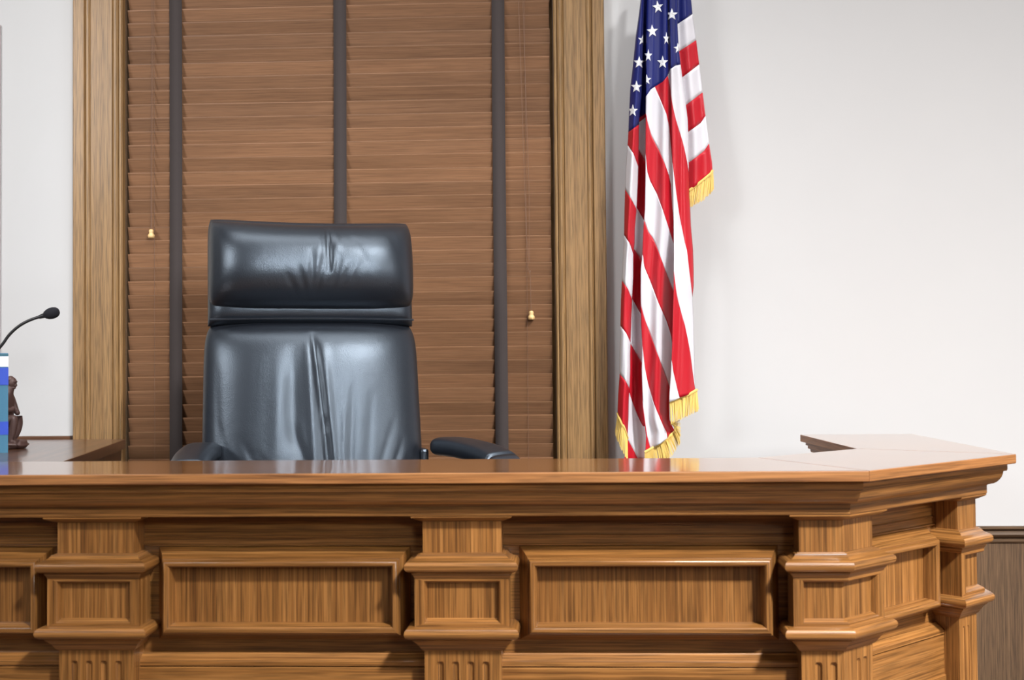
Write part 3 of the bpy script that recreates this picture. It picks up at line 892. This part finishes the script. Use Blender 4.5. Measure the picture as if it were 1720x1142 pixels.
def make_sheet(xl, xr, seams, cols, hem, depth, n):
    """one fold of the cloth between two edge lines. seams: (points, where) from top to bottom; 'R' = begins
    on the canton edge, 'D' = runs out at the hem. Every stripe becomes a piece of cloth of its own"""
    def sof(x, y):
        a, b = lerp_pts(xl, y), lerp_pts(xr, y); return (x-a)/(b-a)
    Sq = [(sorted((sof(x, y), y) for x, y in p), w) for p, w in seams]
    hq = sorted((sof(x, y), y) for x, y in hem)
    def val(q, s):
        if s <= q[0][0]: return q[0][1]
        if s >= q[-1][0]: return q[-1][1]
        return lerp_pts(q, s, 0, 1)
    ss = set(i/n for i in range(n+1))
    for q, w in Sq:
        if w == 'R' and 0 < q[0][0] < 1: ss.add(q[0][0])
        if w == 'D' and 0 < q[-1][0] < 1: ss.add(q[-1][0])
    ss = sorted(ss)
    col = []
    for s in ss:
        ys = [-40.0]; h = val(hq, s)
        for q, w in Sq:
            if 'R' in w and s < q[0][0]: y = ys[-1]
            elif 'D' in w and s > q[-1][0]: y = h
            else: y = val(q, s)
            ys.append(min(h, max(ys[-1], y)))
        ys.append(h); col.append(ys)
    for k in range(len(cols)):
        V, F = [], []
        tall = max(c[k+1]-c[k] for c in col)
        if tall < 0.8: continue
        m = max(3, int(tall/6))
        for i, s in enumerate(ss):
            for j in range(m+1):
                y = col[i][k]+(col[i][k+1]-col[i][k])*j/m
                x = lerp_pts(xl, y)+s*(lerp_pts(xr, y)-lerp_pts(xl, y))
                V.append(at(x, y, depth(s, y)))
        for i in range(len(ss)-1):
            if max(col[i][k+1]-col[i][k], col[i+1][k+1]-col[i+1][k]) < 0.05: continue
            for j in range(m):
                F.append((i*(m+1)+j, i*(m+1)+j+1, (i+1)*(m+1)+j+1, (i+1)*(m+1)+j))
        nm = {'B': 'canton', 'R': 'red_stripe', 'W': 'white_stripe'}[cols[k]]
        if F: mesh(nm, V, F, {'B': BLUE, 'R': RED, 'W': WHITE}[cols[k]], flag, smooth=True, angle=180, solid=0.0006)

def bell(s, a=0.0, b=1.0): return math.sin(PI*min(1, max(0, a+(b-a)*s)))
def d1(s, y): return 3.800-0.050*bell(s, .10, .95)-0.004*math.sin(9*s+y*.012)
def d2(s, y): return 3.802+0.026*bell(s)
def step(y): return smooth01((y-370)/110)
def d3(s, y):
    return 3.790-0.036*bell(s, .12, .62)-0.007*math.sin(2*PI*1.5*s+.4+y*.0035)-0.0022*math.sin(2*PI*2.6*s+y*.011) + step(y)*0.040*smooth01((s-.45)/.55)
def d4(s, y):
    return 3.754-0.012*bell(s, .25, 1.0)+0.028*s*s-0.006*math.sin(2*PI*1.2*s+y*.004)-0.002*math.sin(2*PI*2.3*s+y*.013)*bell(s) - step(y)*0.026*(1-.6*s)
def d5(s, y): return 3.812-0.008*math.sin(PI*s)-0.007*math.sin(2*PI*1.7*s+y*.010)+0.010*s*s
X1 = lambda *a: [(p, '') for p in a]
make_sheet(L1e, R1e, X1([(1055.5, 222), (1073, 209)], [(1054.8, 244), (1064, 258), (1072, 280)], [(1050.4, 318.5), (1060, 334), (1068.8, 351.5)],
           [(1048.4, 394.5), (1057, 408), (1063.6, 427)], [(1045, 471.5), (1055, 486), (1061.5, 503)], [(1042.2, 547), (1052, 560), (1059.2, 576)],
           [(1041, 628), (1051, 640), (1057.4, 654)]), 'BRWRWRWR', [(1037.3, 693), (1044, 709), (1049.4, 721), (1054, 736)], d1, 18)
make_sheet([(x-4, y) for x, y in R1e], [(x+5, y) for x, y in L3e],
           X1([(1072, 199), (1084.6, 191)], [(1072.5, 206), (1084.6, 197)], [(1073, 251.5), (1084.5, 272.5)], [(1067, 345), (1081.7, 370)], [(1065, 418), (1077.5, 437)],
              [(1061.5, 501), (1076.4, 527)], [(1059.5, 578), (1078, 609)], [(1057, 659), (1066, 685), (1080, 716)], [(1054, 737), (1072, 771)]),
           'BRWRWRWRWR', [(1045, 785), (1090, 790)], d2, 14)
make_sheet(L3e, KC, [
    ([(1085.2, 162), (1093, 150.4), (1099.9, 145.7), (1113, 137.8), (1121.4, 127.3), (1126.3, 116)], ''),
    ([(1121.4, 127.3), (1125, 142), (1127.2, 158)], 'R'),
    ([(1099.9, 145.7), (1108.8, 166), (1119.3, 191.4), (1124, 213.5), (1125.6, 231.5), (1127.8, 255), (1129.5, 273)], 'R'),
    ([(1085.2, 190), (1087.3, 203), (1094, 227.5), (1107, 253), (1116.2, 273.6), (1124.6, 297.7), (1127.2, 310.5), (1129.3, 347), (1131.5, 372)], ''),
    ([(1084.6, 258), (1087.3, 289), (1092, 304), (1103.5, 326), (1114, 354.6), (1122.5, 381), (1129.3, 402), (1131.8, 410)], ''),
    ([(1081.5, 370), (1083.6, 374), (1088.8, 389), (1096.7, 400), (1103.6, 415.8), (1114, 444), (1122.5, 467), (1131.5, 489)], ''),
    ([(1080, 427), (1081.5, 445), (1092, 471.5), (1101.5, 496.7), (1105.7, 508), (1119.3, 539), (1126.7, 562), (1129, 577)], ''),
    ([(1076.8, 513.7), (1082.5, 534.7), (1093, 563), (1101.5, 587), (1107.8, 603), (1117, 629.4), (1125.4, 652)], ''),
    ([(1078.9, 580), (1081.5, 603), (1083.6, 621), (1088.8, 646), (1098.3, 677.8), (1108.8, 703), (1115.6, 718.7), (1121, 736)], 'D'),
    ([(1079.4, 670.5), (1082, 704), (1086, 728), (1092.5, 753)], 'D')],
    'BWRWRWRWRWR', [(1083, 759.5), (1093.6, 753.5), (1109.3, 745), (1121, 735.7), (1134, 724)], d3, 30)
make_sheet(KC, R4e, [
    ([(1126.3, 116), (1134, 110.5), (1143.6, 108.4)], ''),
    ([(1127.2, 158), (1129.3, 173.5), (1135, 200), (1141.4, 221), (1148.7, 246), (1154, 271.5), (1156.6, 289)], ''),
    ([(1129.5, 273), (1133.5, 305), (1137.2, 334.7), (1141.4, 363), (1146.6, 389), (1150.8, 410), (1154, 421), (1157, 450), (1160.8, 480), (1163, 499)], ''),
    ([(1131.8, 455), (1134, 474), (1136, 490), (1139, 505), (1145.6, 530.5), (1150.3, 546), (1155, 568), (1159.8, 594.6), (1162.6, 617.7), (1165, 636.8), (1167.4, 655)], ''),
    ([(1128.2, 605), (1131, 625), (1135, 642), (1141.4, 668)], 'D')],
    'BWRWRW', [(1124.4, 675.5), (1135, 671.5), (1141.4, 668), (1156, 663), (1168, 656)], d4, 22)
make_sheet([(x-14, y) for x, y in R4e], R5e, X1([(1124, 50), (1138, 40.5), (1163.2, 23.5)], [(1127, 95), (1141, 86), (1169.2, 67.5)], [(1132, 139), (1146, 130), (1174.5, 108)],
           [(1137, 186), (1151.5, 177), (1180.3, 155)], [(1143, 230), (1157, 221), (1177, 206.5), (1184.5, 195)], [(1143, 281), (1158.5, 272), (1183, 253), (1190.8, 241)]),
           'BWRWRWR', [(1143, 330), (1158, 320), (1179, 304), (1194, 291.5), (1197, 286)], d5, 18)

# stars, each sewn on the fold it shows on
def star(px, py, r, sx, rot, sheet, depth, clip=None):
    xl, xr = sheet
    ring = []
    for k in range(10):
        a = -PI/2+rot+k*PI/5; q = r if k % 2 == 0 else r*0.40
        ring.append((math.cos(a)*q, math.sin(a)*q))
    V, F = [], []
    m = 6
    for k in range(10):
        p1, p2 = ring[k], ring[(k+1) % 10]
        base = len(V); ix = {}
        for i in range(m+1):
            for j in range(i+1):
                u = i/m; w = (j/i) if i else 0
                dx = (p1[0]*(1-w)+p2[0]*w)*u; dy = (p1[1]*(1-w)+p2[1]*w)*u
                x, y = px+dx*sx, py+dy
                if clip: x = max(clip[0], min(clip[1], x))
                s = (x-lerp_pts(xl, y))/(lerp_pts(xr, y)-lerp_pts(xl, y))
                ix[i, j] = len(V); V.append(at(x, y, depth(s, y)-0.0016))
        for i in range(m):
            for j in range(i+1):
                F.append((ix[i, j], ix[i+1, j+1], ix[i+1, j]))
                if j < i: F.append((ix[i, j], ix[i, j+1], ix[i+1, j+1]))
    mesh('star', V, F, STARW, flag, smooth=True, angle=180, solid=0.0006)
def d34(s, y): return d3(s, y)
for a in ((1105, 12, 11.2, .85, -.13), (1095.7, 52.5, 11.2, .90, -.06), (1119.3, 65, 11.0, .50, .0), (1088.9, 93.5, 11.2, .62, .02), (1113, 105, 11.2, .85, .0)):
    star(*a, (L3e, KC), d3)
star(1128.5, 24.6, 10.6, 1.0, 0.0, (KC, R4e), d4, (1118, 1150))
star(1139.2, 81, 9, .9, -.1, (KC, R4e), d4, (1120, 1139.8))
star(1086.2, 134, 9, .9, 0.0, (L3e, KC), d3, (1085.4, 1100))
for a, c in (((1073.5, 105.2, 10.8, .92, .02), None), ((1069, 146.2, 10.8, .92, .0), None), ((1062.8, 186.2, 10.8, .82, .02), (1057.6, 1080)), ((1079.4, 67.5, 9.5, .85, .1), (1060, 1080)),
             ((1066, 25, 8, .6, 0), (1073.5, 1079))):
    if a[1] == 25: continue
    star(*a, (L1e, R1e), d1, c)

# gold fringe: single threads under a woven heading
def fringe(top, bot, Y, cnt, parent=flag, rag=2.2, seed=1):
    rr = random.Random(seed)
    V, F = [], []
    def pt(p, t):
        k = t*(len(p)-1); i = min(int(k), len(p)-2); f = k-i
        return (p[i][0]+(p[i+1][0]-p[i][0])*f, p[i][1]+(p[i+1][1]-p[i][1])*f)
    for i in range(cnt):
        t = (i+.5)/cnt
        a = pt(top, t); b = pt(bot, min(1, max(0, t+rr.uniform(-.012, .012))))
        y_ = Y(t)+rr.uniform(-.003, .003)
        e = rr.uniform(-rag, rag)
        A = at(a[0], a[1]-1.0, y_); B = at(b[0]+rr.uniform(-.5, .5), b[1]+e, y_-.002)
        Mm = A.lerp(B, .5)+Vector((rr.uniform(-.0008, .0008), -.0015, 0))
        V, F = join((V, F), tube([A, Mm, B], [.0013, .0013, .0009], 4))
    o = mesh('fringe', V, F, GOLD, parent, smooth=True, kind='stuff')
    hd_ = [at(*pt(top, j/14), Y(j/14)-.0025) for j in range(15)]
    mesh('fringe_heading', *tube(hd_, .0042, 6), GOLD, parent, smooth=True)
    return o
fringe([(1037.5, 694), (1044, 709), (1049.4, 721), (1054, 736)], [(1033, 727), (1037.5, 742), (1045, 757), (1051, 768), (1055, 776)], lambda t: 3.788-.035*math.sin(PI*t), 46, seed=2)
fringe([(1083, 759.5), (1093.6, 753.5), (1109.3, 745), (1121, 735.7), (1134, 724)], [(1083, 782), (1093, 781), (1109, 779), (1123, 772), (1134, 757), (1141, 744)],
       lambda t: 3.772+.024*t*t, 96, seed=3)
fringe([(1134.5, 724), (1134, 716), (1128, 710)], [(1141.5, 748), (1143, 728), (1142, 702)], lambda t: 3.782-.01*t, 34, seed=4)
fringe([(1124.4, 675.5), (1135, 671.5), (1141.4, 668), (1156, 663), (1168, 656), (1170.5, 655)], [(1126, 713), (1137, 705), (1144, 703), (1153, 699.5), (1166, 693), (1173.5, 689)],
       lambda t: 3.738+.028*t*t, 84, seed=5)
fringe([(1157.6, 320), (1179, 304), (1194, 291.5), (1197.2, 286)], [(1159, 347), (1167, 343.5), (1182, 335), (1193, 325), (1198.5, 317)], lambda t: 3.806+.008*t, 74, seed=6)

# staff hidden behind the cloth, with its floor stand
pb = at(1112, 500, 3.853)
mesh('flagpole', *tube([(pb.x, 3.853, .47), (pb.x+.008, 3.853, 2.75)], .0125, 14), OAK, flag, smooth=True, g=(0, 0, 1))
mesh('pole_finial', *lathe([(.0, .09), (.012, .07), (.022, .03), (.016, .008), (.02, 0), (.0, 0)], (pb.x+.008, 3.853, 2.75), 14), BRASS, flag, smooth=True)
mesh('pole_base', *lathe([(.0, .07), (.02, .07), (.024, .03), (.060, .014), (.068, .008), (.068, 0), (0, 0)], (pb.x, 3.853, .45), 24), BRASS, flag, smooth=True, angle=35)
